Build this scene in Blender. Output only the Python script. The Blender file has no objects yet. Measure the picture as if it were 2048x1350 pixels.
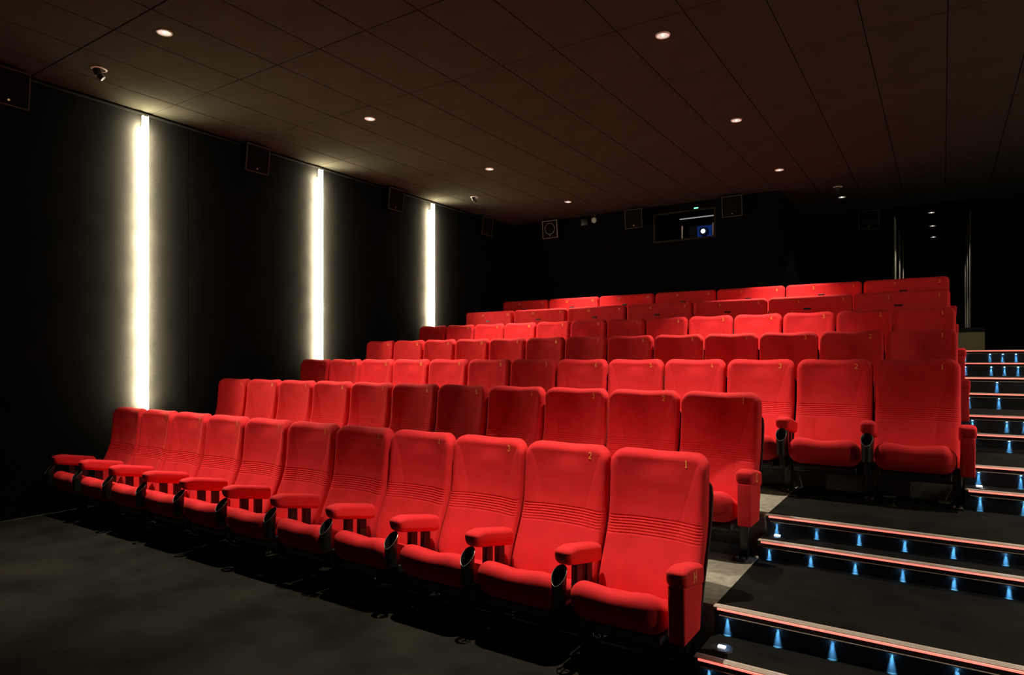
import bpy, math, random
from mathutils import Matrix, Vector
random.seed(7)
SC = bpy.context.scene
COL = SC.collection
PI = math.pi

# ------------------------------------------------------------------ camera, world, exposure
EYE = 1.533
cam_d = bpy.data.cameras.new('camera')
cam = bpy.data.objects.new('camera', cam_d); COL.objects.link(cam)
cam_d.sensor_width = 36.0
cam_d.lens = 1303.4 / 2048 * 36.0
cam_d.shift_y = 43.4 / 2048
cam_d.clip_start = 0.05
cam.location = (0, 0, EYE)
cam.rotation_euler = (PI / 2, 0, math.radians(33.483))
SC.camera = cam
SC.view_settings.view_transform = 'Standard'
SC.view_settings.look = 'None'
SC.view_settings.gamma = 1.0
SC.view_settings.use_curve_mapping = False
SC.view_settings.exposure = 0.0
SC.cycles.max_bounces = 6; SC.cycles.diffuse_bounces = 4; SC.cycles.glossy_bounces = 3; SC.cycles.transmission_bounces = 6
SC.cycles.caustics_reflective = False; SC.cycles.caustics_refractive = False
w = bpy.data.worlds.new('world'); SC.world = w
w.use_nodes = True
w.node_tree.nodes['Background'].inputs[0].default_value = (0.0, 0.0, 0.0, 1)
w.node_tree.nodes['Background'].inputs[1].default_value = 0.0
# lamp strengths used by the lamp builders further down
DOWNLIGHT_W = 820.0
DOWNLIGHT_ANGLE = 65.0
DOWNLIGHT_BLEND = 1.0
STRIP_EMIT = 86.0
ADDED_UPLIGHT_W = 42.0
HALO_EMIT = 3400.0
BLUE_W = 26.0
WARM = (1.0, 0.86, 0.66)
STRIP_COL = (1.0, 0.87, 0.62)

# ------------------------------------------------------------------ dimensions
WX = -7.45                      # left wall
RX = 5.0                        # right wall
FY = -3.2                       # wall behind the camera (screen side)
BY = 11.15                      # back wall of the seating block
RY = 13.6                       # wall around the entrance corridor
CY = 18.6                       # end of the corridor
CEIL = 4.263
PITCH = 0.57
ROWY = [3.409, 4.603, 5.809, 7.017, 8.211, 9.41, 10.60]
TIERZ = [0.0, 0.274, 0.505, 0.779, 1.054, 1.348, 1.633]
EDGE = [None, 3.36, 4.53, 5.67, 6.84, 8.02, 9.20]
LOW = [None, 3.05, 4.31, 5.44, 6.60, 7.77, 8.95]
AX = -0.975                     # left end of the wide steps
BX = 0.125                      # left end of the narrow steps

# ------------------------------------------------------------------ materials
def nodes_of(name):
    m = bpy.data.materials.new(name); m.use_nodes = True
    nt = m.node_tree
    return m, nt, nt.nodes['Principled BSDF']

def mat(name, col, rough=0.6, metal=0.0, spec=0.5, noise=0.0, nscale=30.0, bump=0.0, bscale=200.0, sheen=0.0, sheen_col=None, col2=None):
    m, nt, b = nodes_of(name)
    b.inputs['Base Color'].default_value = (*col, 1)
    b.inputs['Roughness'].default_value = rough
    b.inputs['Metallic'].default_value = metal
    b.inputs['Specular IOR Level'].default_value = spec
    if sheen:
        b.inputs['Sheen Weight'].default_value = sheen
        b.inputs['Sheen Roughness'].default_value = 0.45
        b.inputs['Sheen Tint'].default_value = (*(sheen_col or col), 1)
    tc = nt.nodes.new('ShaderNodeTexCoord')
    if noise:
        n = nt.nodes.new('ShaderNodeTexNoise'); n.inputs['Scale'].default_value = nscale; n.inputs['Detail'].default_value = 5
        nt.links.new(tc.outputs['Object'], n.inputs['Vector'])
        r = nt.nodes.new('ShaderNodeValToRGB')
        r.color_ramp.elements[0].position = 0.3; r.color_ramp.elements[1].position = 0.7
        c2 = col2 or tuple(c * (1 + noise) for c in col)
        r.color_ramp.elements[0].color = (*[c * (1 - noise) for c in col], 1)
        r.color_ramp.elements[1].color = (*c2, 1)
        nt.links.new(n.outputs['Fac'], r.inputs['Fac'])
        nt.links.new(r.outputs['Color'], b.inputs['Base Color'])
    if bump:
        n2 = nt.nodes.new('ShaderNodeTexNoise'); n2.inputs['Scale'].default_value = bscale; n2.inputs['Detail'].default_value = 3
        nt.links.new(tc.outputs['Object'], n2.inputs['Vector'])
        bp = nt.nodes.new('ShaderNodeBump'); bp.inputs['Strength'].default_value = bump; bp.inputs['Distance'].default_value = 0.002
        nt.links.new(n2.outputs['Fac'], bp.inputs['Height'])
        nt.links.new(bp.outputs['Normal'], b.inputs['Normal'])
    return m

def emit(name, col, strength, base=(0.8, 0.8, 0.8)):
    m, nt, b = nodes_of(name)
    b.inputs['Base Color'].default_value = (*base, 1)
    b.inputs['Emission Color'].default_value = (*col, 1)
    b.inputs['Emission Strength'].default_value = strength
    return m

M = {}
M['red'] = mat('red_velour', (0.68, 0.025, 0.032), 0.85, spec=0.15, noise=0.08, nscale=9, bump=0.25, bscale=900, sheen=0.22, sheen_col=(1.0, 0.12, 0.10))
M['black'] = mat('black_plastic', (0.012, 0.012, 0.012), 0.35)
M['black_metal'] = mat('black_lacquered_steel', (0.01, 0.01, 0.01), 0.28, spec=0.6)
M['shell'] = mat('black_seat_shell', (0.015, 0.014, 0.014), 0.55)
M['rim'] = mat('pale_rim', (0.20, 0.20, 0.19), 0.3, metal=0.5)
M['bolt'] = mat('steel_bolt', (0.6, 0.6, 0.6), 0.25, metal=1.0)
M['gold'] = mat('gold_thread', (1.0, 0.62, 0.10), 0.5)
M['wall'] = mat('black_wall_cloth', (0.0031, 0.0030, 0.0026), 0.95, spec=0.0, noise=0.2, nscale=5, bump=0.2, bscale=600)
M['wall_back'] = mat('black_wall_paint', (0.004, 0.0038, 0.0034), 0.9, spec=0.0, noise=0.2, nscale=4)
M['ceil'] = mat('dark_ceiling_tile', (0.043, 0.041, 0.030), 0.95, spec=0.0, noise=0.12, nscale=3.0, bump=0.1, bscale=300)
M['ceil_gap'] = mat('ceiling_grid', (0.01, 0.01, 0.01), 0.9)
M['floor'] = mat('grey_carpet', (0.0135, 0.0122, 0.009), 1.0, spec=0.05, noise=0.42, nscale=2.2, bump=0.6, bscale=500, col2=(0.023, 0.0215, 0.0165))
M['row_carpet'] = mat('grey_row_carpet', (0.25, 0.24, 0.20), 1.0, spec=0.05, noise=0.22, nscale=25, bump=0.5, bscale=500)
M['aisle_carpet'] = mat('dark_aisle_carpet', (0.008, 0.0076, 0.006), 1.0, spec=0.08, noise=0.35, nscale=6, bump=0.6, bscale=500)
M['riser'] = mat('black_riser', (0.024, 0.024, 0.025), 0.6, spec=0.3, bump=0.7, bscale=330)
M['alu'] = mat('brushed_aluminium', (0.72, 0.66, 0.60), 0.45, metal=0.4)
M['led_red'] = emit('red_led_line', (1.0, 0.13, 0.10), 1.9, (0.9, 0.74, 0.68))
M['led_blue'] = emit('blue_led', (0.16, 0.52, 1.0), 70.0)
M['marker'] = emit('white_marker', (0.8, 0.9, 1.0), 3.0)
M['strip'] = emit('warm_led_strip', STRIP_COL, STRIP_EMIT)
M['fin'] = emit('added_glow_fin', STRIP_COL, 2.6)  # glow put into the added fins so their sides don't look dark
M['halo'] = emit('added_halo', STRIP_COL, HALO_EMIT)  # added emitter for the halo on the wall behind each strip
M['white'] = mat('white_trim', (0.75, 0.73, 0.68), 0.45)
M['dish'] = emit('frosted_lens', (1.0, 0.9, 0.78), 0.5, (0.7, 0.68, 0.62))
M['bulb'] = emit('lamp_bulb', (1.0, 0.9, 0.75), 4.0)
M['speaker'] = mat('speaker_cabinet', (0.004, 0.004, 0.004), 0.8, spec=0.0)
M['grille'] = mat('speaker_grille', (0.008, 0.0078, 0.007), 0.8, spec=0.0, bump=0.6, bscale=250)
M['frame'] = mat('speaker_frame', (0.07, 0.066, 0.05), 0.8, spec=0.05)
M['window_frame'] = mat('dark_window_frame', (0.03, 0.029, 0.022), 0.8, spec=0.0)
M['pale_frame'] = mat('pale_speaker_frame', (0.42, 0.40, 0.30), 0.6)
M['brass'] = mat('brass_badge', (0.85, 0.6, 0.3), 0.3, metal=0.8)
M['light_streak'] = mat('painted_light_streak', (0.30, 0.29, 0.26), 0.9, noise=0.1, nscale=6)  # pale colour stands in for the lamps' light streaks on the corridor walls
M['knee'] = mat('beige_knee_wall', (0.33, 0.29, 0.17), 0.9, noise=0.12, nscale=60)
M['booth'] = mat('booth_interior', (0.02, 0.02, 0.022), 0.7)
M['glass'] = mat('booth_glass', (1, 1, 1), 0.0)
_b = M['glass'].node_tree.nodes['Principled BSDF']; _b.inputs['Transmission Weight'].default_value = 1.0; _b.inputs['IOR'].default_value = 1.05
M['proj'] = mat('projector_body', (0.10, 0.12, 0.15), 0.4)
M['proj_glow'] = emit('projector_lens', (0.55, 0.78, 1.0), 7.0)
M['proj_blue'] = emit('projector_panel', (0.02, 0.12, 0.8), 0.12, (0.1, 0.2, 0.6))
M['tube'] = emit('booth_tube', (0.8, 0.78, 0.8), 0.35)
M['green'] = emit('green_led', (0.08, 0.9, 0.45), 2.2)

for _k in ('led_red', 'marker', 'fin', 'dish', 'bulb', 'proj_blue', 'proj_glow', 'tube', 'green'): M[_k].cycles.emission_sampling = 'NONE'   # too dim to be worth sampling as lamps

# ------------------------------------------------------------------ mesh helpers
class MB:
    def __init__(s): s.v = []; s.f = []
    def add(s, vs, fs):
        o = len(s.v); s.v += [tuple(v) for v in vs]; s.f += [tuple(i + o for i in f) for f in fs]; return s
    def box(s, x0, x1, y0, y1, z0, z1):
        vs = [(x, y, z) for z in (z0, z1) for y in (y0, y1) for x in (x0, x1)]
        return s.add(vs, [(0, 2, 3, 1), (4, 5, 7, 6), (0, 1, 5, 4), (2, 6, 7, 3), (0, 4, 6, 2), (1, 3, 7, 5)])
    def cyl(s, p0, p1, r0, r1=None, n=16, caps=True):
        r1 = r0 if r1 is None else r1
        p0 = Vector(p0); p1 = Vector(p1); d = (p1 - p0).normalized()
        a = d.orthogonal().normalized(); b = d.cross(a)
        vs = []
        for p, r in ((p0, r0), (p1, r1)):
            for i in range(n):
                t = 2 * PI * i / n; vs.append(p + (a * math.cos(t) + b * math.sin(t)) * r)
        fs = [(i, (i + 1) % n, n + (i + 1) % n, n + i) for i in range(n)]
        if caps: fs += [tuple(reversed(range(n))), tuple(range(n, 2 * n))]
        return s.add(vs, fs)
    def lathe(s, prof, c=(0, 0, 0), n=24, closed=False):
        m = len(prof); vs = []
        for i in range(n):
            t = 2 * PI * i / n
            for r, z in prof: vs.append((c[0] + r * math.cos(t), c[1] + r * math.sin(t), c[2] + z))
        fs = []
        for i in range(n):
            j = (i + 1) % n
            for k in range(m if closed else m - 1):
                k2 = (k + 1) % m
                fs.append((i * m + k, j * m + k, j * m + k2, i * m + k2))
        return s.add(vs, fs)
    def tube(s, pts, r, n=8, closed=False):
        P = [Vector(p) for p in pts]; k = len(P); vs = []
        for i, p in enumerate(P):
            q0 = P[(i - 1) % k] if (closed or i) else p; q1 = P[(i + 1) % k] if (closed or i < k - 1) else p
            d = (q1 - q0).normalized(); up = Vector((1, 0, 0)) if abs(d.x) < 0.9 else Vector((0, 0, 1))
            a = d.cross(up).normalized(); b = d.cross(a)
            for j in range(n):
                t = 2 * PI * j / n; vs.append(p + (a * math.cos(t) + b * math.sin(t)) * r)
        fs = []
        for i in range(k if closed else k - 1):
            i2 = (i + 1) % k
            for j in range(n): fs.append((i * n + j, i * n + (j + 1) % n, i2 * n + (j + 1) % n, i2 * n + j))
        if not closed: fs += [tuple(range(n)), tuple(reversed(range((k - 1) * n, k * n)))]
        return s.add(vs, fs)
    def rbox(s, x0, x1, y0, y1, z0, z1, r, n=6, fn=None):
        """box with rounded edges; fn deforms a point"""
        hx, hy, hz = (x1 - x0) / 2, (y1 - y0) / 2, (z1 - z0) / 2
        c = Vector(((x0 + x1) / 2, (y0 + y1) / 2, (z0 + z1) / 2))
        idx = {}; vs = []
        def coords(h):
            ih = max(h - r, 1e-5); out = []
            for i in range(n + 1): out.append((-h + (r * (1 - math.cos(PI / 2 * i / n)) if 0 else r * i / n)))
            mids = max(2, int(2 * ih / 0.05))
            for i in range(1, mids): out.append(-ih + 2 * ih * i / mids)
            for i in range(n + 1): out.append(h - r + r * i / n)
            return out
        cx, cy, cz = coords(hx), coords(hy), coords(hz)
        def vert(p):
            k = (round(p[0], 6), round(p[1], 6), round(p[2], 6))
            if k in idx: return idx[k]
            q = Vector(p); inner = Vector((max(-hx + r, min(hx - r, q.x)), max(-hy + r, min(hy - r, q.y)), max(-hz + r, min(hz - r, q.z))))
            d = q - inner
            if d.length > 1e-7: q = inner + d.normalized() * r
            q = q + c
            if fn: q = Vector(fn(q.x, q.y, q.z))
            idx[k] = len(vs); vs.append(q); return idx[k]
        fs = []
        def grid(A, B, mk, flip):
            for i in range(len(A) - 1):
                for j in range(len(B) - 1):
                    f = [vert(mk(A[i], B[j])), vert(mk(A[i + 1], B[j])), vert(mk(A[i + 1], B[j + 1])), vert(mk(A[i], B[j + 1]))]
                    if len(set(f)) < 4: continue
                    fs.append(tuple(reversed(f)) if flip else tuple(f))
        grid(cx, cy, lambda a, b: (a, b, hz), False); grid(cx, cy, lambda a, b: (a, b, -hz), True)
        grid(cx, cz, lambda a, b: (a, -hy, b), False); grid(cx, cz, lambda a, b: (a, hy, b), True)
        grid(cy, cz, lambda a, b: (hx, a, b), False); grid(cy, cz, lambda a, b: (-hx, a, b), True)
        return s.add(vs, fs)
    def mesh(s, name, m, smooth=False, angle=40):
        me = bpy.data.meshes.new(name); me.from_pydata(s.v, [], s.f); me.update()
        me.materials.append(m)
        if smooth:
            me.shade_smooth()
            if angle: me.set_sharp_from_angle(angle=math.radians(angle))
        return me
    def build(s, name, m, parent=None, smooth=False, angle=40):
        return link(name, s.mesh(name, m, smooth, angle), parent)

def link(name, me, parent=None, loc=None):
    o = bpy.data.objects.new(name, me); COL.objects.link(o)
    if parent is not None: o.parent = parent
    if loc is not None: o.location = loc
    return o

def tag(o, label=None, cat=None, group=None, kind=None):
    if label: o['label'] = label
    if cat: o['category'] = cat
    if group: o['group'] = group
    if kind: o['kind'] = kind
    return o

def empty(name, loc, rz=0.0):
    o = bpy.data.objects.new(name, None); COL.objects.link(o); o.location = loc; o.rotation_euler = (0, 0, rz)
    o.empty_display_size = 0.1
    return o

def struct(name, mb, m, label=None):
    o = mb.build(name, m); o['kind'] = 'structure'
    if label: o['label'] = label
    return o

ORD = ['zeroth', 'first', 'second', 'third', 'fourth', 'fifth', 'sixth', 'seventh', 'eighth', 'ninth', 'tenth', 'eleventh', 'twelfth', 'thirteenth', 'fourteenth', 'fifteenth']
def ss(a, b, x):
    t = max(0.0, min(1.0, (x - a) / (b - a))); return t * t * (3 - 2 * t)
def interp(pts, x):
    if x <= pts[0][0]: return pts[0][1]
    for (a, b), (c, d) in zip(pts, pts[1:]):
        if x <= c: return b + (d - b) * (x - a) / (c - a)
    return pts[-1][1]

# ------------------------------------------------------------------ room shell
T = 0.2
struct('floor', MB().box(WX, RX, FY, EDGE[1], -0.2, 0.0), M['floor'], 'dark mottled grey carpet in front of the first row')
tier_names = ['', 'second', 'third', 'fourth', 'fifth', 'sixth', 'back']
for k in range(1, 7):
    y1 = EDGE[k + 1] if k < 6 else RY
    ax = AX if k < 3 else BX
    zb = -0.2
    ye = y1 if k < 6 else BY
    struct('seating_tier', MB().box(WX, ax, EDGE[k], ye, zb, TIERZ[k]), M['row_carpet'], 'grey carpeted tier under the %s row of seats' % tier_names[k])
    tread = MB().box(ax, RX, EDGE[k], y1, zb, TIERZ[k])
    if k == 6: tread.box(-2.2, ax, BY, RY, zb, TIERZ[k])
    struct('aisle_landing', tread, M['aisle_carpet'], 'dark carpeted aisle landing beside the %s row' % tier_names[k])
    zl = (TIERZ[k] + TIERZ[k - 1]) / 2
    struct('aisle_step', MB().box(ax, RX, LOW[k], EDGE[k], zb, zl), M['aisle_carpet'], 'dark carpeted narrow step below the %s row landing' % tier_names[k])

struct('floor.corridor', MB().box(-0.78, 0.43, RY, CY, 1.4, TIERZ[6]), M['aisle_carpet']).name = 'corridor_floor'

wl = struct('wall_left', MB().box(WX - T, WX, FY, BY, -0.2, CEIL + 0.1), M['wall'], 'black cloth covered side wall with light strips')
STRIPY = [3.763, 6.193, 8.622]
seams = [-3.2, -0.55, 1.88, 4.31, 6.74, 9.17, 11.15]
for i in range(len(seams) - 1):
    a, b = seams[i], seams[i + 1]
    lo = a + (0.004); hi = b - 0.004
    MB().box(WX, WX + 0.02, lo, hi, 0.0, CEIL + 0.014).build('panel', M['wall'], wl)
struct('wall_right', MB().box(RX, RX + T, FY, RY, -0.2, CEIL + 0.1), M['wall'])
struct('wall_front', MB().box(WX, RX, FY - T, FY, -0.2, CEIL + 0.1), M['wall_back'])
# projection window opening x -4.30..-3.25, z 3.63..4.09
PX0, PX1, PZ0, PZ1 = -4.30, -3.25, 3.635, 4.095
wb = MB()
wb.box(WX, PX0, BY, BY + T, -0.2, CEIL + 0.1); wb.box(PX1, -2.2, BY, BY + T, -0.2, CEIL + 0.1)
wb.box(PX0, PX1, BY, BY + T, -0.2, PZ0); wb.box(PX0, PX1, BY, BY + T, PZ1, CEIL + 0.1)
struct('wall_back', wb, M['wall_back'], 'black wall behind the last row with projection window')
struct('wall_recess', MB().box(-2.4, -2.2, BY + T, RY + T, -0.2, CEIL + 0.1), M['wall_back'])
we = MB(); we.box(-2.2, -0.77, RY, RY + T, -0.2, CEIL + 0.1); we.box(0.418, RX, RY, RY + T, -0.2, CEIL + 0.1)
struct('wall_entrance', we, M['wall_back'], 'black wall around the entrance corridor')
struct('wall_corridor_left', MB().box(-0.97, -0.77, RY + T, CY, 1.2, CEIL + 0.1), M['wall_back'])
struct('wall_corridor_right', MB().box(0.418, 0.618, RY + T, CY, 1.2, CEIL + 0.1), M['wall_back'])
for _y in (14.4, 15.85, 17.3):  # pale panels added to paint separate light streaks on the black walls
    MB().box(-0.77, -0.755, _y - 0.2, _y + 0.2, TIERZ[6], CEIL - 0.05).build('panel', M['light_streak'], bpy.data.objects['wall_corridor_left'])
    MB().box(0.403, 0.418, _y - 0.2, _y + 0.2, TIERZ[6], CEIL - 0.05).build('panel', M['light_streak'], bpy.data.objects['wall_corridor_right'])
struct('wall_corridor_end', MB().box(-0.97, 0.618, CY, CY + T, 1.2, CEIL + 0.1), M['wall_back'])

ce = struct('ceiling', MB().box(WX, RX, FY, CY + T, CEIL + 0.018, CEIL + 0.2), M['ceil_gap'], 'dark brown ceiling of large rectangular tiles')
GX = [0.03 - 0.5755 * k for k in range(-4, 13)]; GX = [g for g in GX if WX < g < RX]; GX = sorted(GX + [WX + 0.019, RX - 0.002])
GY = [2.685 + 1.1575 * k for k in range(-6, 10)]; GY = [g for g in GY if FY < g < RY - 0.2]; GY = sorted(GY + [FY + 0.002, RY - 0.002])
cache = {}
for i in range(len(GX) - 1):
    for j in range(len(GY) - 1):
        sx, sy = round(GX[i + 1] - GX[i], 4), round(GY[j + 1] - GY[j], 4)
        if (sx, sy) not in cache:
            g = 0.003; b = 0.004
            x, y = sx / 2 - g, sy / 2 - g
            vs = [(-x, -y, 0.02), (x, -y, 0.02), (x, y, 0.02), (-x, y, 0.02), (-x, -y, b), (x, -y, b), (x, y, b), (-x, y, b), (-x + b, -y + b, 0), (x - b, -y + b, 0), (x - b, y - b, 0), (-x + b, y - b, 0)]
            fs = [(0, 1, 2, 3), (8, 11, 10, 9)] + [(q, 4 + q, 4 + (q + 1) % 4, (q + 1) % 4) for q in range(4)] + [(4 + q, 8 + q, 8 + (q + 1) % 4, 4 + (q + 1) % 4) for q in range(4)]
            cache[(sx, sy)] = MB().add(vs, fs).mesh('tile', M['ceil'])
        # the part behind the projection wall has no tiles
        if GX[i] < -2.5 and GY[j] > BY: continue
        link('tile', cache[(sx, sy)], ce, ((GX[i] + GX[i + 1]) / 2, (GY[j] + GY[j + 1]) / 2, CEIL - 0.001))
struct('added_light_stop', MB().box(WX + 0.02, WX + 0.10, FY, BY, CEIL - 0.014, CEIL - 0.0015), M['wall'], 'added black strip masking a lit line where the left wall meets the ceiling')  # added strip, keeps the halo light off the ceiling edge
struct('ceiling_corridor', MB().box(-0.77, 0.418, RY, CY, CEIL - 0.001, CEIL + 0.018), M['wall_back'])

# ------------------------------------------------------------------ seats
NUM_X, NUM_Z = 0.16, 0.972
HW = 0.2755; TOP = 1.03; BOT = 0.25; RC = 0.078
BACK = [(0.20, -0.225), (0.30, -0.192), (0.40, -0.157), (0.46, -0.128), (0.52, -0.098), (0.60, -0.064), (0.70, -0.034), (0.78, -0.021), (0.86, -0.013), (0.92, -0.011), (0.97, -0.012), (1.06, -0.010)]
def smooth_prof(z):
    return sum(interp(BACK, z + d) * wgt for d, wgt in ((-0.04, .2), (-0.02, .2), (0, .2), (0.02, .2), (0.04, .2)))
def rib_groove(z, z0=0.572, z1=0.662, n=7):
    if z < z0 - 0.01 or z > z1 + 0.01: return 0.0
    p = (z - z0) / (z1 - z0) * (n - 1)
    d = abs(p - round(p)); return 0.0034 * max(0.0, 1 - d * 2.2) ** 1.3
def bolster_x(z):
    return interp([(0.34, 0.115), (0.55, 0.125), (0.70, 0.145), (0.92, 0.205), (1.0, 0.235)], z)
def edge_dist(x, z, hw, top, bot, rc):
    zc, hz = (top + bot) / 2, (top - bot) / 2
    qx, qz = abs(x) - (hw - rc), abs(z - zc) - (hz - rc)
    return -(math.hypot(max(qx, 0), max(qz, 0)) + min(max(qx, qz), 0) - rc)
def chair_front(x, z, hw=HW):
    xb = bolster_x(z)
    b = 0.012 * ss(xb - 0.03, xb + 0.10, abs(x)) * ss(1.02, 0.93, z) + (0.034 + 0.014 * ss(0.6, 0.85, z)) * (x / hw) ** 2
    seam = 0.0035 * math.exp(-((abs(x) - xb) / 0.0045) ** 2) * (1 if z < 0.985 else 0)
    e = max(0.0, edge_dist(x, z, hw, TOP, BOT, RC))
    rf = 0.046
    rnd = rf - math.sqrt(max(0.0, rf * rf - (rf - min(e, rf)) ** 2))
    dip = 0.012 * ss(0.86, 0.97, z) * math.exp(-(x / 0.13) ** 2)
    return smooth_prof(z) + 0.034 - b + seam + rib_groove(z) * ss(0, 0.03, e) + rnd + dip
def sofa_front(x, z, hw=0.515):
    e = max(0.0, edge_dist(x, z, hw, TOP, BOT, 0.06))
    rf = 0.042
    rnd = rf - math.sqrt(max(0.0, rf * rf - (rf - min(e, rf)) ** 2))
    b = 0.014 * ss(hw - 0.14, hw - 0.02, abs(x))
    return smooth_prof(z) + 0.012 - b + rnd

def make_back(name, hw, rc, front, ncol, thick=0.115, dipz=0.0):
    rows = []
    z = BOT
    for i in range(9): rows.append(BOT + (0.515 - BOT) * i / 9)
    nz = 60
    for i in range(nz): rows.append(0.515 + (0.68 - 0.515) * i / nz)
    for i in range(16): rows.append(0.68 + (TOP - rc - 0.68) * i / 16)
    for i in range(15): rows.append(TOP - rc + rc * math.sin(PI / 2 * i / 14))
    cols = [math.sin(PI / 2 * (0.72 * s + 0.28 * s ** 3)) if 0 else (0.8 * s + 0.2 * math.sin(PI / 2 * s)) for s in [-1 + 2 * i / ncol for i in range(ncol + 1)]]
    f = MB(); R, C = len(rows), len(cols)
    vs = []
    for z in rows:
        ww = hw if z < TOP - rc else hw - rc + math.sqrt(max(0, rc * rc - (z - TOP + rc) ** 2))
        for c in cols:
            x = c * ww
            vs.append((x, front(x, z), z - dipz * ss(TOP - 0.09, TOP, z) * math.exp(-(x / 0.12) ** 2)))
    fs = [(i * C + j, i * C + j + 1, (i + 1) * C + j + 1, (i + 1) * C + j) for i in range(R - 1) for j in range(C - 1)]
    # rear: same outline pushed back, rounded into the rim
    o = len(vs)
    rear_rows = [0, 9, 30, 50, 69] + list(range(75, R, 3)); 
    if rear_rows[-1] != R - 1: rear_rows.append(R - 1)
    loop = [(i, 0) for i in range(R)] + [(R - 1, j) for j in range(1, C)] + [(i, C - 1) for i in range(R - 2, -1, -1)] + [(0, j) for j in range(C - 2, 0, -1)]
    prev = [i * C + j for i, j in loop]
    for step in ((0.030, 0.0), (0.050, 0.008), (0.066, 0.028)):
        cur = []
        for i, j in loop:
            x, y, z = vs[i * C + j]
            zz = z; sx = 1 - step[1] / hw
            if z > 0.7: zz = z - step[1] * ss(0.7, TOP, z)
            cur.append(len(vs)); vs.append((x * sx, y + step[0], zz))
        for a in range(len(loop)):
            b = (a + 1) % len(loop); fs.append((prev[b], prev[a], cur[a], cur[b]))
        prev = cur
    fs.append(tuple(prev))
    f.v = vs; f.f = fs
    return f

ME = {}
bk = make_back('backrest', HW, RC, chair_front, 64, dipz=0.010)
ME['back'] = bk.mesh('backrest', M['red'], True, 50)
bks = make_back('backrest', 0.515, 0.06, sofa_front, 60)
ME['sofa_back'] = bks.mesh('backrest', M['red'], True, 50)
def shell_mesh(hw, fr):
    s = MB()
    zs = [0.20 + 0.05 * i for i in range(14)] + [0.89, 0.92, 0.945]
    vs = []
    for z in zs:
        y = smooth_prof(z) + 0.10; hh = hw - (0.006 if z > 0.84 else 0) - (0.030 if z > 0.88 else 0) - (0.05 if z > 0.93 else 0)
        vs += [(-hh, y, z), (hh, y, z), (hh, y + 0.022, z), (-hh, y + 0.022, z)]
    fs = [(0, 3, 2, 1)] + [(4 * i + q, 4 * i + (q + 1) % 4, 4 * i + 4 + (q + 1) % 4, 4 * i + 4 + q) for i in range(len(zs) - 1) for q in range(4)]
    fs.append(tuple(4 * (len(zs) - 1) + q for q in range(4)))
    return s.add(vs, fs).mesh('back_shell', M['shell'])
ME['shell'] = shell_mesh(0.2785, None); ME['sofa_shell'] = shell_mesh(0.519, None)

def cushion(hw):
    def fn(x, y, z):
        t = max(0.0, min(1.0, (y + 0.605) / 0.44))
        k = (z - 0.25) / 0.21                                   # 0 bottom, 1 top
        top = 0.456 - 0.150 * ss(0.0, 1.0, 0.12 + 0.88 * t) + 0.002
        bot = 0.250 - 0.030 * t
        zz = bot + (top - bot) * k
        up = max(0.0, k) ** 2
        zz += (0.012 * math.exp(-((abs(x) - hw * 0.66) / (0.09)) ** 2) - 0.006 * math.exp(-(x / (hw * 0.4)) ** 2)) * up * ss(1.0, 0.2, t)
        yb = y + 0.030 * (1 - k) * ss(0.5, 0.0, t)
        return (x, yb, zz)
    return fn
ME['seat'] = MB().rbox(-0.246, 0.246, -0.612, -0.15, 0.250, 0.460, 0.088, 8, cushion(0.242)).mesh('seat', M['red'], True, 60)
ME['sofa_seat'] = MB().rbox(-0.475, 0.475, -0.605, -0.15, 0.250, 0.460, 0.088, 8, cushion(0.475)).mesh('seat', M['red'], True, 60)
ME['pan'] = MB().rbox(-0.215, 0.215, -0.52, -0.17, 0.195, 0.245, 0.012, 2).mesh('seat_pan', M['black'], True)
ME['sofa_pan'] = MB().rbox(-0.44, 0.44, -0.52, -0.17, 0.195, 0.245, 0.012, 2).mesh('seat_pan', M['black'], True)

# armrest pad: the front end drops in a rounded nose
def arm_fn(y0, y1):
    def fn(x, y, z):
        t = (y - y0) / (y1 - y0)
        zz = z - 0.018 * ss(0.25, 0.0, t) * ss(0.53, 0.60, z) - 0.19 * (y - y0)
        return (x, y + 0.012 * ss(0.56, 0.50, z) * ss(0.3, 0.0, t), zz)
    return fn
ME['arm'] = MB().rbox(-0.049, 0.049, -0.562, -0.180, 0.503, 0.605, 0.030, 5, arm_fn(-0.56, -0.18)).mesh('armrest', M['red'], True, 60)
ME['end_arm'] = MB().rbox(-0.049, 0.049, -0.572, -0.285, 0.503, 0.605, 0.026, 5, arm_fn(-0.57, -0.285)).mesh('armrest', M['red'], True, 60)
ME['post_front'] = MB().rbox(-0.018, 0.018, -0.425, -0.365, 0.24, 0.49, 0.006, 2).mesh('arm_post', M['black'], True)
ME['post_rear'] = MB().rbox(-0.018, 0.018, -0.305, -0.245, 0.20, 0.462, 0.006, 2).mesh('arm_post', M['black'], True)
ME['side_rail'] = MB().rbox(-0.020, 0.020, -0.530, -0.25, 0.20, 0.30, 0.006, 2).mesh('side_rail', M['black'], True)
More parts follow.
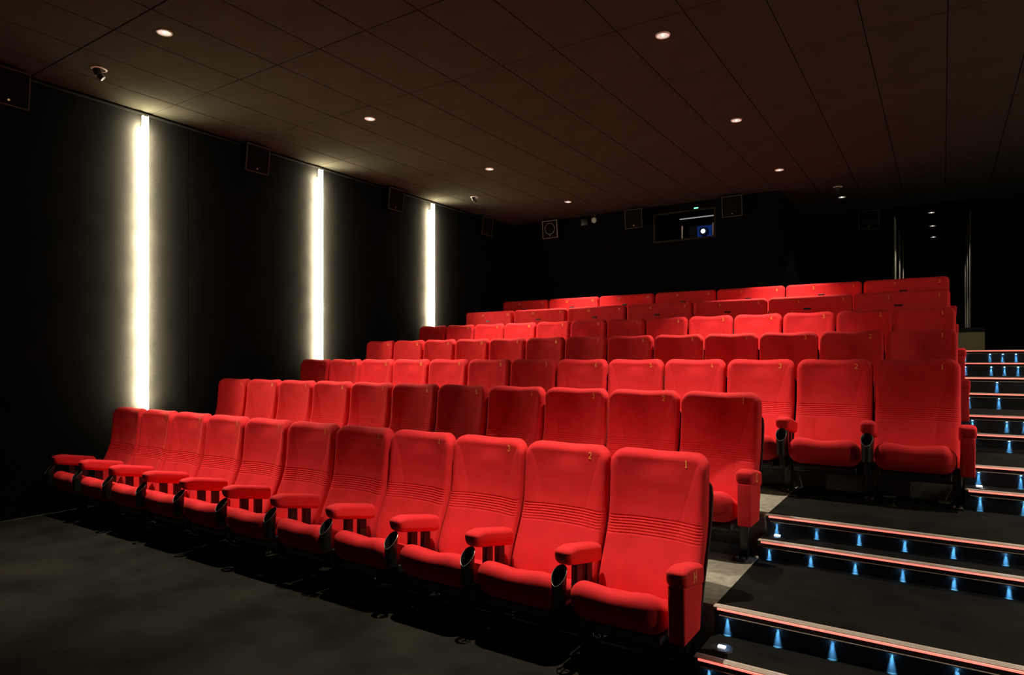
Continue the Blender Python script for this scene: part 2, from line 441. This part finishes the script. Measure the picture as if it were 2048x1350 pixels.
# cup holder: slanted open cup with a cross in the open base
CUPY, CUPR = -0.582, 0.038
def cup_rim(t):
    y = CUPY + CUPR * 1.08 * math.sin(t); fr = (math.sin(t) + 1) / 2
    return (CUPR * math.cos(t), y, 0.415 + 0.088 * fr ** 0.8)
cup = MB(); n = 24; vs = []
for i in range(n):
    t = 2 * PI * i / n; x, y, z = cup_rim(t)
    ro = 1.0; rb = 0.84
    cx, cy = x, y - CUPY
    vs += [(cx, y, z), (cx * rb, CUPY + cy * rb, 0.305), (cx * rb * 0.93, CUPY + cy * rb * 0.93, 0.305), (cx * 0.94, CUPY + cy * 0.94, z)]
fs = []
for i in range(n):
    j = (i + 1) % n
    for q in range(4): fs.append((4 * i + q, 4 * j + q, 4 * j + (q + 1) % 4, 4 * i + (q + 1) % 4))
cup.add(vs, [tuple(reversed(f)) for f in fs])
cup.box(-0.036, 0.036, CUPY - 0.0035, CUPY + 0.0035, 0.305, 0.312); cup.box(-0.0035, 0.0035, CUPY - 0.038, CUPY + 0.038, 0.3051, 0.3121)
ME['cup'] = cup.mesh('cup_holder', M['black'], True, 45)
ME['cup_rim'] = MB().tube([cup_rim(2 * PI * i / 32) for i in range(32)], 0.0017, 6, True).mesh('rim', M['rim'], True)
# pedestal: column, T foot and bolts
leg = MB(); leg.rbox(-0.028, 0.028, -0.335, -0.255, 0.012, 0.27, 0.008, 2)
ME['leg'] = leg.mesh('leg', M['black_metal'], True)
ME['foot'] = MB().rbox(-0.034, 0.034, -0.45, -0.14, 0.0, 0.016, 0.005, 2).mesh('foot_plate', M['black_metal'], True)
bolts = MB()
for bx, by in ((-0.02, -0.42), (0.02, -0.42), (-0.02, -0.17), (0.02, -0.17)): bolts.cyl((bx, by, 0.014), (bx, by, 0.026), 0.010, 0.007, 8)
ME['bolts'] = bolts.mesh('bolt_heads', M['bolt'])
ME['cross'] = MB().rbox(-0.24, 0.24, -0.315, -0.27, 0.150, 0.195, 0.006, 2).mesh('crossbar', M['black_metal'], True)
ME['sofa_cross'] = MB().rbox(-0.48, 0.48, -0.315, -0.27, 0.150, 0.195, 0.006, 2).mesh('crossbar', M['black_metal'], True)
# aisle end panel (x offset is the armrest centre line)
def panel_fn(x, y, z):
    k = (0.51 - z) / 0.265
    return (x, y + (0.010 * k if y < -0.43 else -0.035 * k), z - (0.19 * (y + 0.57) if z > 0.4 else 0))
ME['end_panel'] = MB().rbox(-0.040, 0.040, -0.560, -0.292, 0.245, 0.51, 0.008, 2, panel_fn).mesh('end_panel', M['red'], True, 60)

# stitched digits and row letters as ribbons
def arc(cx, cy, rx, ry, a0, a1, n=10): return [(cx + rx * math.cos(math.radians(a0 + (a1 - a0) * i / n)), cy + ry * math.sin(math.radians(a0 + (a1 - a0) * i / n))) for i in range(n + 1)]
GLY = {
 '0': [(arc(0, 0.5, 0.25, 0.46, 90, 450, 20), 0.11)],
 '1': [([(0, 0.02), (0, 0.98)], 0.15), ([(-0.16, 0.03), (0.16, 0.03)], 0.07), ([(-0.15, 0.86), (0.0, 0.96)], 0.07)],
 '2': [(arc(0, 0.70, 0.23, 0.26, 165, -35) + [(-0.24, 0.06)], 0.11), ([(-0.26, 0.07), (0.27, 0.07)], 0.13)],
 '3': [(arc(0, 0.73, 0.21, 0.23, 160, -80), 0.11), (arc(0, 0.27, 0.25, 0.25, 85, -160), 0.12)],
 '4': [([(0.10, 0.02), (0.10, 0.98), (-0.28, 0.30), (0.28, 0.30)], 0.11)],
 '5': [([(0.22, 0.94), (-0.16, 0.94), (-0.18, 0.55)], 0.10), (arc(-0.02, 0.32, 0.26, 0.28, 125, -150), 0.12)],
 '6': [(arc(0, 0.29, 0.24, 0.26, 90, 450, 18), 0.11), ([(-0.22, 0.36), (-0.16, 0.70), (0.14, 0.97)], 0.10)],
 '7': [([(-0.26, 0.93), (0.26, 0.93), (-0.06, 0.02)], 0.12)],
 '8': [(arc(0, 0.73, 0.20, 0.22, 90, 450, 16), 0.10), (arc(0, 0.27, 0.25, 0.25, 90, 450, 16), 0.11)],
 '9': [(arc(0, 0.70, 0.24, 0.26, 90, 450, 18), 0.11), ([(0.22, 0.64), (0.16, 0.30), (-0.14, 0.03)], 0.10)],
 'H': [([(-0.30, 0), (-0.30, 1)], 0.13), ([(0.30, 0), (0.30, 1)], 0.13), ([(-0.30, 0.5), (0.30, 0.5)], 0.06)],
 'G': [(arc(0, 0.5, 0.34, 0.48, 45, 330, 16), 0.13), ([(0.30, 0.30), (0.30, 0.46), (0.06, 0.46)], 0.09)],
}
def glyphs(text, h, place, gap=0.72):
    """ribbons for text of height h; place(u, v) maps the flat lettering to the surface"""
    mb = MB(); total = (len(text) - 1) * gap
    for ci, ch in enumerate(text):
        off = -total / 2 + ci * gap
        for pts, wd in GLY[ch]:
            L = []
            for i, p in enumerate(pts):
                a = Vector(pts[max(0, i - 1)]); b = Vector(pts[min(len(pts) - 1, i + 1)]); d = (b - a)
                d = d.normalized() if d.length > 0 else Vector((1, 0)); nrm = Vector((-d.y, d.x)) * wd / 2
                q = Vector(p); L += [(q + nrm), (q - nrm)]
            vs = [place((v.x + off) * h, (v.y - 0.5) * h) for v in L]
            mb.add(vs, [(2 * i, 2 * i + 1, 2 * i + 3, 2 * i + 2) for i in range(len(pts) - 1)])
    return mb
numc = {}
def number_mesh(n, sofa_x=None):
    k = (n, sofa_x)
    if k not in numc:
        if sofa_x is None:
            pl = lambda u, v: (NUM_X + u, chair_front(NUM_X + u, NUM_Z + v) - 0.0022, NUM_Z + v)
        else:
            pl = lambda u, v: (sofa_x + u, sofa_front(sofa_x + u, 0.965 + v) - 0.0022, 0.965 + v)
        numc[k] = glyphs(str(n), 0.038, pl).mesh('seat_number', M['gold'])
    return numc[k]

def arm_set(t, x, end=None, cup=True):
    """an armrest with bracket, cup holder and pedestal at local x; end = row letter for the aisle end"""
    link('armrest', ME['arm' if end is None else 'end_arm'], t, (x, 0, 0))
    if end is None:
        for q in ('post_front', 'post_rear'): link('arm_post', ME[q], t, (x, 0, 0))
        link('side_rail', ME['side_rail'], t, (x, 0, 0))
        if cup:
            c = link('cup_holder', ME['cup'], t, (x, 0, 0)); link('rim', ME['cup_rim'], c)
    else:
        link('end_panel', ME['end_panel'], t, (x, 0, 0))
        if end:
            g = glyphs(end, 0.050, lambda u, v: (x + 0.0502, -0.44 + u, 0.530 + v)).build('row_letter', M['gold'], t)
    lx = x if end is None else x - 0.055
    link('leg', ME['leg'], t, (lx, 0, 0)); link('foot_plate', ME['foot'], t, (lx, 0, 0)); link('bolt_heads', ME['bolts'], t, (lx, 0, 0))['kind'] = 'stuff'

ROWN = ['front', 'second', 'third', 'fourth', 'fifth', 'sixth', 'back']
LETTER = ['H', 'G', '', '', '']
for k in range(5):
    cnt = 11 if k < 2 else 13
    for n in range(1, cnt + 1):
        cx = -0.165 - (n - 1 + (2 if k < 2 else 0)) * PITCH
        t = empty('cinema_chair', (cx, ROWY[k], TIERZ[k]))
        rowtxt = 'the front row' if k == 0 else 'the %s row from the front' % ROWN[k]
        if n == 1: lab = 'red cinema seat numbered 1 at the aisle end of %s' % rowtxt
        elif n == cnt: lab = 'red cinema seat against the left wall in %s' % rowtxt
        else: lab = 'red cinema seat in %s, %s from the aisle' % (rowtxt, ORD[n])
        tag(t, lab, 'cinema seat', 'red numbered cinema seats')
        b = link('backrest', ME['back'], t)
        link('seat_number', number_mesh(n), b)
        link('back_shell', ME['shell'], t)
        link('seat', ME['seat'], t); link('seat_pan', ME['pan'], t); link('crossbar', ME['cross'], t)
        arm_set(t, -PITCH / 2)
        if n == 1: arm_set(t, PITCH / 2 + 0.018, end=LETTER[k])
slot = MB().rbox(-0.045, 0.045, -0.006, 0.01, -0.012, 0.012, 0.005, 2).mesh('pull_slot', M['black'], True)
SW = 1.046
for k in (5, 6):
    for i in range(7):
        cx = 0.08 - SW / 2 - i * SW
        t = empty('cinema_love_seat', (cx, ROWY[k], TIERZ[k]))
        rowtxt = 'the sixth row from the front' if k == 5 else 'the back row'
        where = 'nearest the aisle' if i == 0 else ('against the left wall' if i == 6 else '%s from the aisle' % ORD[i + 1])
        tag(t, 'red double love seat in %s, %s' % (rowtxt, where), 'love seat', 'red double love seats')
        b = link('backrest', ME['sofa_back'], t)
        n0 = 2 * i + (1 if k == 5 else 2)
        link('seat_number', number_mesh(n0, 0.405), b); link('seat_number', number_mesh(n0 + 1, -0.125), b)
        link('pull_slot', slot, b, (-0.02, sofa_front(0, 0.855), 0.855))
        link('back_shell', ME['sofa_shell'], t); link('seat', ME['sofa_seat'], t); link('seat_pan', ME['sofa_pan'], t); link('crossbar', ME['sofa_cross'], t)
        arm_set(t, -SW / 2)
        if i == 0: arm_set(t, SW / 2 + 0.018, end='')

# ------------------------------------------------------------------ lit step nosings, risers, step lights, row markers
def step_edge(k, upper):
    ax = AX if k < 3 else BX
    zt = TIERZ[k] if upper else (TIERZ[k] + TIERZ[k - 1]) / 2
    zb = (TIERZ[k] + TIERZ[k - 1]) / 2 if upper else TIERZ[k - 1]
    ye = EDGE[k] if upper else LOW[k]
    idx = 2 * (k - 1) + (2 if upper else 1)
    rs = MB().box(ax, RX, ye - 0.006, ye, zb, zt - 0.001)
    r = struct('stair_riser', rs, M['riser'], 'black riser of the %s aisle step from the bottom' % ORD[idx])
    t = empty('step_nosing', (ax, ye, zt))
    tag(t, 'aluminium nosing with a red light line on the %s aisle step from the bottom' % ORD[idx], 'step nosing', 'lit step nosings')
    L = RX - ax - 0.02
    top = MB()
    top.box(0.0, L, -0.030, 0.018, -0.002, 0.004)
    for q in range(3): top.box(0.0, L, -0.022 + q * 0.011, -0.016 + q * 0.011, 0.004, 0.0062)
    top.build('tread_plate', M['alu'], t)
    MB().box(0.0, L, -0.030, -0.0065, -0.034, -0.0095).build('front_face', M['black'], t)
    MB().box(0.02, L, -0.0330, -0.024, -0.0105, -0.0016).build('light_line', M['led_red'], t)
    MB().box(0.03, L, -0.0335, -0.0065, -0.0375, -0.0345).build('lower_lip', M['alu'], t)
    return idx, ye, zt, zb, ax

led = MB().box(-0.006, 0.006, -0.004, 0.004, -0.002, 0.0).mesh('lens', M['led_blue'], True)
hous = MB().rbox(-0.016, 0.016, -0.0165, 0.005, 0.0, 0.006, 0.002, 2).mesh('housing', M['black'], True)
bl = bpy.data.lights.new('blue_beam', 'SPOT'); bl.color = (0.12, 0.50, 1.0); bl.energy = BLUE_W; bl.spot_size = math.radians(26); bl.spot_blend = 0.7; bl.shadow_soft_size = 0.006
def step_light(x, y, z, lab):
    t = empty('step_light', (x, y, z)); tag(t, lab, 'step light', 'blue step lights')
    link('housing', hous, t); link('lens', led, t)
    l = bpy.data.objects.new('blue_beam', bl); COL.objects.link(l); l.parent = t; l.location = (0, 0, -0.006); l.rotation_euler = (math.radians(3), 0, 0)
for k in range(1, 7):
    for upper in (False, True):
        idx, ye, zt, zb, ax = step_edge(k, upper)
        if k < 3: xs = [-0.91 + 0.24 * i for i in range(7)]
        else:
            xs = [0.21 + 0.235 * i for i in range(4)]
            if (k, upper) in ((6, True), (6, False), (4, True)): xs.insert(2, 0.562)
        for i, x in enumerate(xs):
            step_light(x, ye - 0.0115, zt - 0.0440, 'blue light on the %s aisle riser from the bottom, %s from its left end' % (ORD[idx], ORD[i + 1]))
    # small lit row marker on the lower tread
    ax = AX if k < 3 else BX
    t = empty('row_marker', (ax + 0.085, LOW[k] + 0.13, (TIERZ[k] + TIERZ[k - 1]) / 2))
    if k <= 4:
        tag(t, 'small white lit marker on the carpet of the %s aisle step from the bottom' % ORD[2 * k - 1], 'marker light', 'row marker lights')
        MB().lathe([(0.0, 0.0), (0.055, 0.0), (0.05, 0.006), (0.0, 0.008)], n=20).build('base', M['black'], t, True)
        MB().rbox(-0.018, 0.018, -0.012, 0.012, 0.006, 0.014, 0.003, 2).build('lit_plate', M['marker'], t, True)
    else:
        bpy.data.objects.remove(t)

# ------------------------------------------------------------------ wall light strips
ul = bpy.data.lights.new('added_uplight', 'SPOT'); ul.color = STRIP_COL; ul.energy = ADDED_UPLIGHT_W  # added spot without a fitting, brightens the ceiling above each strip
ul.spot_size = math.radians(140); ul.spot_blend = 1.0; ul.shadow_soft_size = 0.02
def wall_strip(y, x, side, z0, lab):
    """a slim bar held off the wall: a diffuser towards the room, an added emitter behind it for the wall halo"""
    t = empty('wall_light_strip', (x, y, 0)); tag(t, lab, 'light strip', 'vertical wall light strips')
    s = side; off = 0.072
    def bx(a, b): return (a, b) if s > 0 else (-b, -a)
    a, b = bx(off + 0.004, off + 0.020)
    MB().box(a, b, -0.028, 0.028, z0 - 0.01, 4.215).build('channel', M['white'], t)
    a, b = bx(off, off + 0.004)
    MB().box(a, b, -0.020, 0.020, z0 + 0.55, 4.15).build('added_halo', M['halo'], t)
    for zz in (z0 + 0.1, 4.12):
        a, b = bx(0.0, off); MB().box(a, b, -0.006, 0.006, zz, zz + 0.02).build('spacer', M['black'], t)
    d = MB(); n = 10; vs = []
    for z in (z0, 4.205):
        for i in range(n + 1):
            th = PI * i / n; vs.append((s * (off + 0.020 + 0.001 * math.sin(th)), -0.026 * math.cos(th), z))
    fs = [(i, i + 1, n + 2 + i, n + 1 + i) for i in range(n)] + [tuple(range(n + 1)), tuple(reversed(range(n + 1, 2 * n + 2)))]
    if s < 0: fs = [tuple(reversed(f)) for f in fs]
    d.add(vs, fs).build('diffuser', M['strip'], t, True, 60)
    a, b = bx(off, off + 0.037)
    for sy in (-1, 1):                                              # added glowing fins keep the beam off the seats next to the wall
        MB().box(a, b, sy * 0.0285 - 0.0012, sy * 0.0285 + 0.0012, z0 - 0.01, 4.215).build('added_fin', M['fin'], t)
    l = bpy.data.objects.new('added_uplight', ul); COL.objects.link(l); l.parent = t; l.location = (s * (off + 0.05), 0, 3.97)
    l.rotation_euler = (PI, s * math.radians(22), 0)
for i, y in enumerate(STRIPY):
    wall_strip(y, RX, -1, TIERZ[2 * i] + 0.45, 'tall glowing light strip on the right wall level with the %s row' % ['front', 'third', 'fifth'][i])
    wall_strip(y, WX + 0.02, 1, TIERZ[2 * i] + 0.45, 'tall glowing white light strip on the left wall beside the %s row' % ['front', 'third', 'fifth'][i])

# ------------------------------------------------------------------ ceiling lamps
dl = bpy.data.lights.new('downlight_beam', 'SPOT'); dl.color = WARM; dl.energy = DOWNLIGHT_W
dl.spot_size = math.radians(DOWNLIGHT_ANGLE); dl.spot_blend = DOWNLIGHT_BLEND; dl.shadow_soft_size = 0.03
cl = bpy.data.lights.new('corridor_beam', 'SPOT'); cl.color = WARM; cl.energy = 60.0
cl.spot_size = math.radians(90); cl.spot_blend = 0.35; cl.shadow_soft_size = 0.03
ring = MB().lathe([(0.046, 0.0), (0.062, 0.0), (0.060, -0.008), (0.052, -0.010), (0.046, -0.004)], n=32, closed=True).mesh('trim_ring', M['white'], True, 50)
dish = MB().lathe([(0.0, 0.0), (0.02, -0.0005), (0.036, -0.002), (0.048, -0.006), (0.048, 0.0)], n=32).mesh('lens', M['dish'], True, 60)
bulb = MB().lathe([(0.0, -0.012), (0.007, -0.010), (0.009, -0.004), (0.009, 0.0)], n=12).mesh('bulb', M['bulb'], True)
def downlight(x, y, lab, light=dl, group='recessed ceiling downlights'):
    t = empty('downlight', (x, y, CEIL - 0.001)); tag(t, lab, 'ceiling lamp', group)
    link('trim_ring', ring, t); link('lens', dish, t); link('bulb', bulb, t)
    if light:
        l = bpy.data.objects.new('lamp_beam', light); COL.objects.link(l); l.parent = t; l.location = (0, 0, -0.045)
DY = [2.937 + 2.338 * i for i in range(4)]
ROWTXT = ['front', 'third', 'fifth', 'back']
for i, y in enumerate(DY):
    downlight(-5.42, y, 'round ceiling downlight near the left wall above the %s row' % (ROWTXT[i] if i < 3 else 'love seats'))
    downlight(-1.967, y, 'round ceiling downlight nearer the aisle above the %s row' % (ROWTXT[i] if i < 3 else 'love seats'))
    downlight(1.486, y, 'round ceiling downlight over the aisle level with the %s row' % (ROWTXT[i] if i < 3 else 'love seat'))
downlight(-1.42, 12.2, 'round ceiling downlight in the recess behind the back row', cl)
for i, y in enumerate((14.4, 15.85, 17.3)):
    downlight(-0.18, y, '%s ceiling downlight of the three in the entrance corridor' % ('nearest', 'middle', 'farthest')[i], cl)

# ceiling mounted adjustable spotlights (off)
def eyeball(x, y, lab):
    t = empty('adjustable_spotlight', (x, y, CEIL - 0.001)); tag(t, lab, 'spotlight', 'adjustable ceiling spotlights')
    MB().lathe([(0.050, 0.0), (0.068, 0.0), (0.066, -0.006), (0.054, -0.009), (0.050, 0.0)], n=28).build('trim_ring', M['white'], t, True, 50)
    MB().lathe([(0.0, -0.003), (0.052, -0.003), (0.052, 0.0)], n=28).build('backplate', M['black'], t)
    h = MB(); h.cyl((-0.015, -0.02, -0.003), (-0.005, 0.0, -0.055), 0.036, 0.030, 20); h.cyl((-0.005, 0.0, -0.055), (0.012, 0.030, -0.085), 0.030, 0.026, 20)
    h.build('lamp_head', M['black'], t, True)
eyeball(-6.62, 2.97, 'small black adjustable spotlight in the ceiling by the first wall strip')
eyeball(-6.58, 8.80, 'small black adjustable spotlight in the ceiling by the farthest wall strip')
eyeball(-1.39, 11.46, 'small black adjustable spotlight in the ceiling behind the back row')

# ------------------------------------------------------------------ loudspeakers
def speaker(loc, rz, tilt, lab, pale=False, woofer=False):
    t = empty('loudspeaker', loc, rz); tag(t, lab, 'loudspeaker', 'surround loudspeakers')
    t.rotation_euler = (tilt, 0, rz)
    MB().rbox(-0.165, 0.165, 0.0, 0.12, -0.17, 0.17, 0.006, 2).build('cabinet', M['speaker'], t, True)
    f = MB(); g = 0.012
    for a in ((-0.165, 0.165, -0.17, -0.17 + g), (-0.165, 0.165, 0.17 - g, 0.17), (-0.165, -0.165 + g, -0.17 + g, 0.17 - g), (0.165 - g, 0.165, -0.17 + g, 0.17 - g)):
        f.box(a[0], a[1], -0.012, 0.0, a[2], a[3])
    f.build('front_frame', M['pale_frame' if pale else 'frame'], t)
    MB().box(-0.152, 0.152, -0.007, 0.0, -0.157, 0.157).build('grille', M['grille'], t)
    if woofer:
        MB().tube([(0.105 * math.cos(2 * PI * i / 32), -0.008, 0.012 + 0.105 * math.sin(2 * PI * i / 32)) for i in range(32)], 0.005, 6, True).build('woofer_ring', M['pale_frame'], t, True)
    MB().cyl((0, -0.010, -0.118), (0, -0.006, -0.118), 0.010, n=12).build('badge', M['brass'], t)
    MB().rbox(-0.03, 0.03, 0.115, 0.19, -0.03, 0.03, 0.004, 2).build('wall_bracket', M['black'], t, True)
for i, y in enumerate((2.47, 5.10, 7.60, 10.08)):
    speaker((WX + 0.22, y, 4.06), PI / 2, math.radians(7), 'dark square loudspeaker high on the left wall, %s from the camera' % ORD[i + 1])
speaker((-6.36, BY - 0.20, 4.05), 0, math.radians(6), 'square loudspeaker with pale frame and round woofer on the back wall', True, True)
speaker((-4.63, BY - 0.20, 4.05), 0, math.radians(6), 'square loudspeaker on the back wall left of the projection window', False)
speaker((-2.90, BY - 0.20, 4.05), 0, math.radians(6), 'dark square loudspeaker on the back wall right of the projection window')
speaker((-1.12, RY - 0.20, 4.05), 0, math.radians(6), 'dark loudspeaker on the recessed wall left of the entrance corridor')

# ------------------------------------------------------------------ bracket spotlight on the back wall
t = empty('bracket_spotlight', (-5.45, BY - 0.25, 4.13)); tag(t, 'small dark effect spotlight on a bracket high on the back wall', 'spotlight')
MB().cyl((0.02, 0.25, 0.03), (0.02, 0.0, 0.03), 0.012, n=12).build('bracket_arm', M['bolt'], t, True)
y = MB(); y.tube([(0.02, 0, 0.03), (0.02, -0.01, 0.075), (0.08, -0.01, 0.075), (0.085, -0.01, -0.01)], 0.008, 8); y.build('yoke', M['bolt'], t, True)
h = MB(); h.cyl((0.10, 0.06, -0.02), (0.10, -0.08, -0.045), 0.045, 0.055, 20); h.build('lamp_head', M['black'], t, True)
MB().cyl((0.10, -0.082, -0.045), (0.10, -0.088, -0.046), 0.048, n=20).build('lens', M['rim'], t, True)
MB().rbox(-0.20, -0.06, -0.03, 0.10, -0.10, 0.02, 0.01, 2).build('control_box', M['black'], t, True)
kn = MB()
for q in ((-0.17, -0.034, 0.0), (-0.17, -0.034, -0.05), (-0.10, -0.034, -0.06), (-0.13, -0.034, -0.085)): kn.cyl((q[0], q[1] + 0.006, q[2]), q, 0.010, n=10)
kn.build('knobs', M['bolt'], t)

# ------------------------------------------------------------------ projection window and projector
pw = empty('projection_window', (0, 0, 0)); pw.name = 'window_1'; pw['kind'] = 'structure'; pw['label'] = 'projection booth window high in the back wall'
f = MB(); g = 0.03
f.box(PX0 - g, PX1 + g, BY - 0.02, BY + 0.02, PZ0 - g, PZ0); f.box(PX0 - g, PX1 + g, BY - 0.02, BY + 0.02, PZ1, PZ1 + g)
f.box(PX0 - g, PX0, BY - 0.02, BY + 0.02, PZ0, PZ1); f.box(PX1, PX1 + g, BY - 0.02, BY + 0.02, PZ0, PZ1)
f.build('window_frame', M['window_frame'], pw)
MB().box(PX0, PX1, BY + 0.10, BY + 0.106, PZ0, PZ1).build('pane', M['glass'], pw)
x0, x1, y0, y1, z0, z1 = PX0 - 0.3, PX1 + 0.3, BY + T, BY + 1.4, PZ0 - 0.35, CEIL - 0.02
struct('wall_booth_back', MB().box(x0, x1, y1, y1 + 0.05, z0, z1), M['booth'])
struct('wall_booth_left', MB().box(x0 - 0.05, x0, y0, y1, z0, z1), M['booth'])
struct('wall_booth_right', MB().box(x1, x1 + 0.05, y0, y1, z0, z1), M['booth'])
struct('floor_booth', MB().box(x0, x1, y0, y1, z0 - 0.05, z0), M['booth'])
struct('ceiling_booth', MB().box(x0, x1, y0, y1, z1, z1 + 0.05), M['booth'])
pr = empty('projector', (-3.58, BY + 0.45, PZ0 - 0.35)); tag(pr, 'projector with glowing blue white lens behind the booth window', 'projector')
MB().rbox(-0.26, 0.26, 0.0, 0.62, 0.30, 0.66, 0.02, 3).build('body', M['proj'], pr, True)
MB().rbox(-0.10, 0.16, -0.006, 0.004, 0.42, 0.63, 0.004, 2).build('lit_front_panel', M['proj_blue'], pr, True)
MB().cyl((0.03, 0.0, 0.52), (0.03, -0.09, 0.52), 0.085, 0.075, 24).build('lens_barrel', M['proj'], pr, True)
MB().cyl((0.03, -0.088, 0.52), (0.03, -0.094, 0.52), 0.036, n=24).build('lens', M['proj_glow'], pr, True)
lg = MB()
for sx in (-0.2, 0.2):
    for sy in (0.1, 0.52): lg.cyl((sx, sy, 0.0), (sx, sy, 0.31), 0.02, n=10)
lg.build('stand', M['black'], pr)
tb = empty('booth_tube_lamp', (-3.6, BY + 0.24, PZ1 - 0.06)); tag(tb, 'thin pale tube lamp along the top of the projection window', 'tube lamp')
MB().cyl((-0.33, 0, 0), (0.33, 0, 0), 0.010, n=10).build('tube', M['tube'], tb, True)
MB().box(-0.35, 0.35, -0.012, 0.012, 0.012, 0.03).build('holder', M['black'], tb)
for nm, xx in (('post', -3.83), ('post', -3.29)):
    MB().box(xx - 0.009, xx + 0.009, BY + 0.06, BY + 0.085, PZ0, PZ0 + 0.24).build('post', M['white'], pw)
ex = empty('indicator_lamp', (-3.55, BY - 0.005, PZ1 + 0.045)); tag(ex, 'small green indicator lamp above the projection window', 'indicator lamp')
MB().rbox(-0.06, 0.06, -0.025, 0.0, -0.016, 0.016, 0.005, 2).build('housing', M['black'], ex, True)
MB().rbox(-0.035, 0.035, -0.030, -0.024, -0.011, 0.011, 0.002, 2).build('lens', M['green'], ex, True)

# ------------------------------------------------------------------ knee wall by the entrance
kw = empty('knee_wall', (0.10, 11.66, TIERZ[6])); tag(kw, 'low beige knee wall with black cap at the top of the aisle', 'low wall')
MB().box(-0.42, 0.405, 0.0, 0.10, 0.0, 0.295).build('wall_panel', M['knee'], kw)
MB().box(-0.43, 0.400, -0.012, 0.112, 0.295, 0.362).build('cap', M['black'], kw)
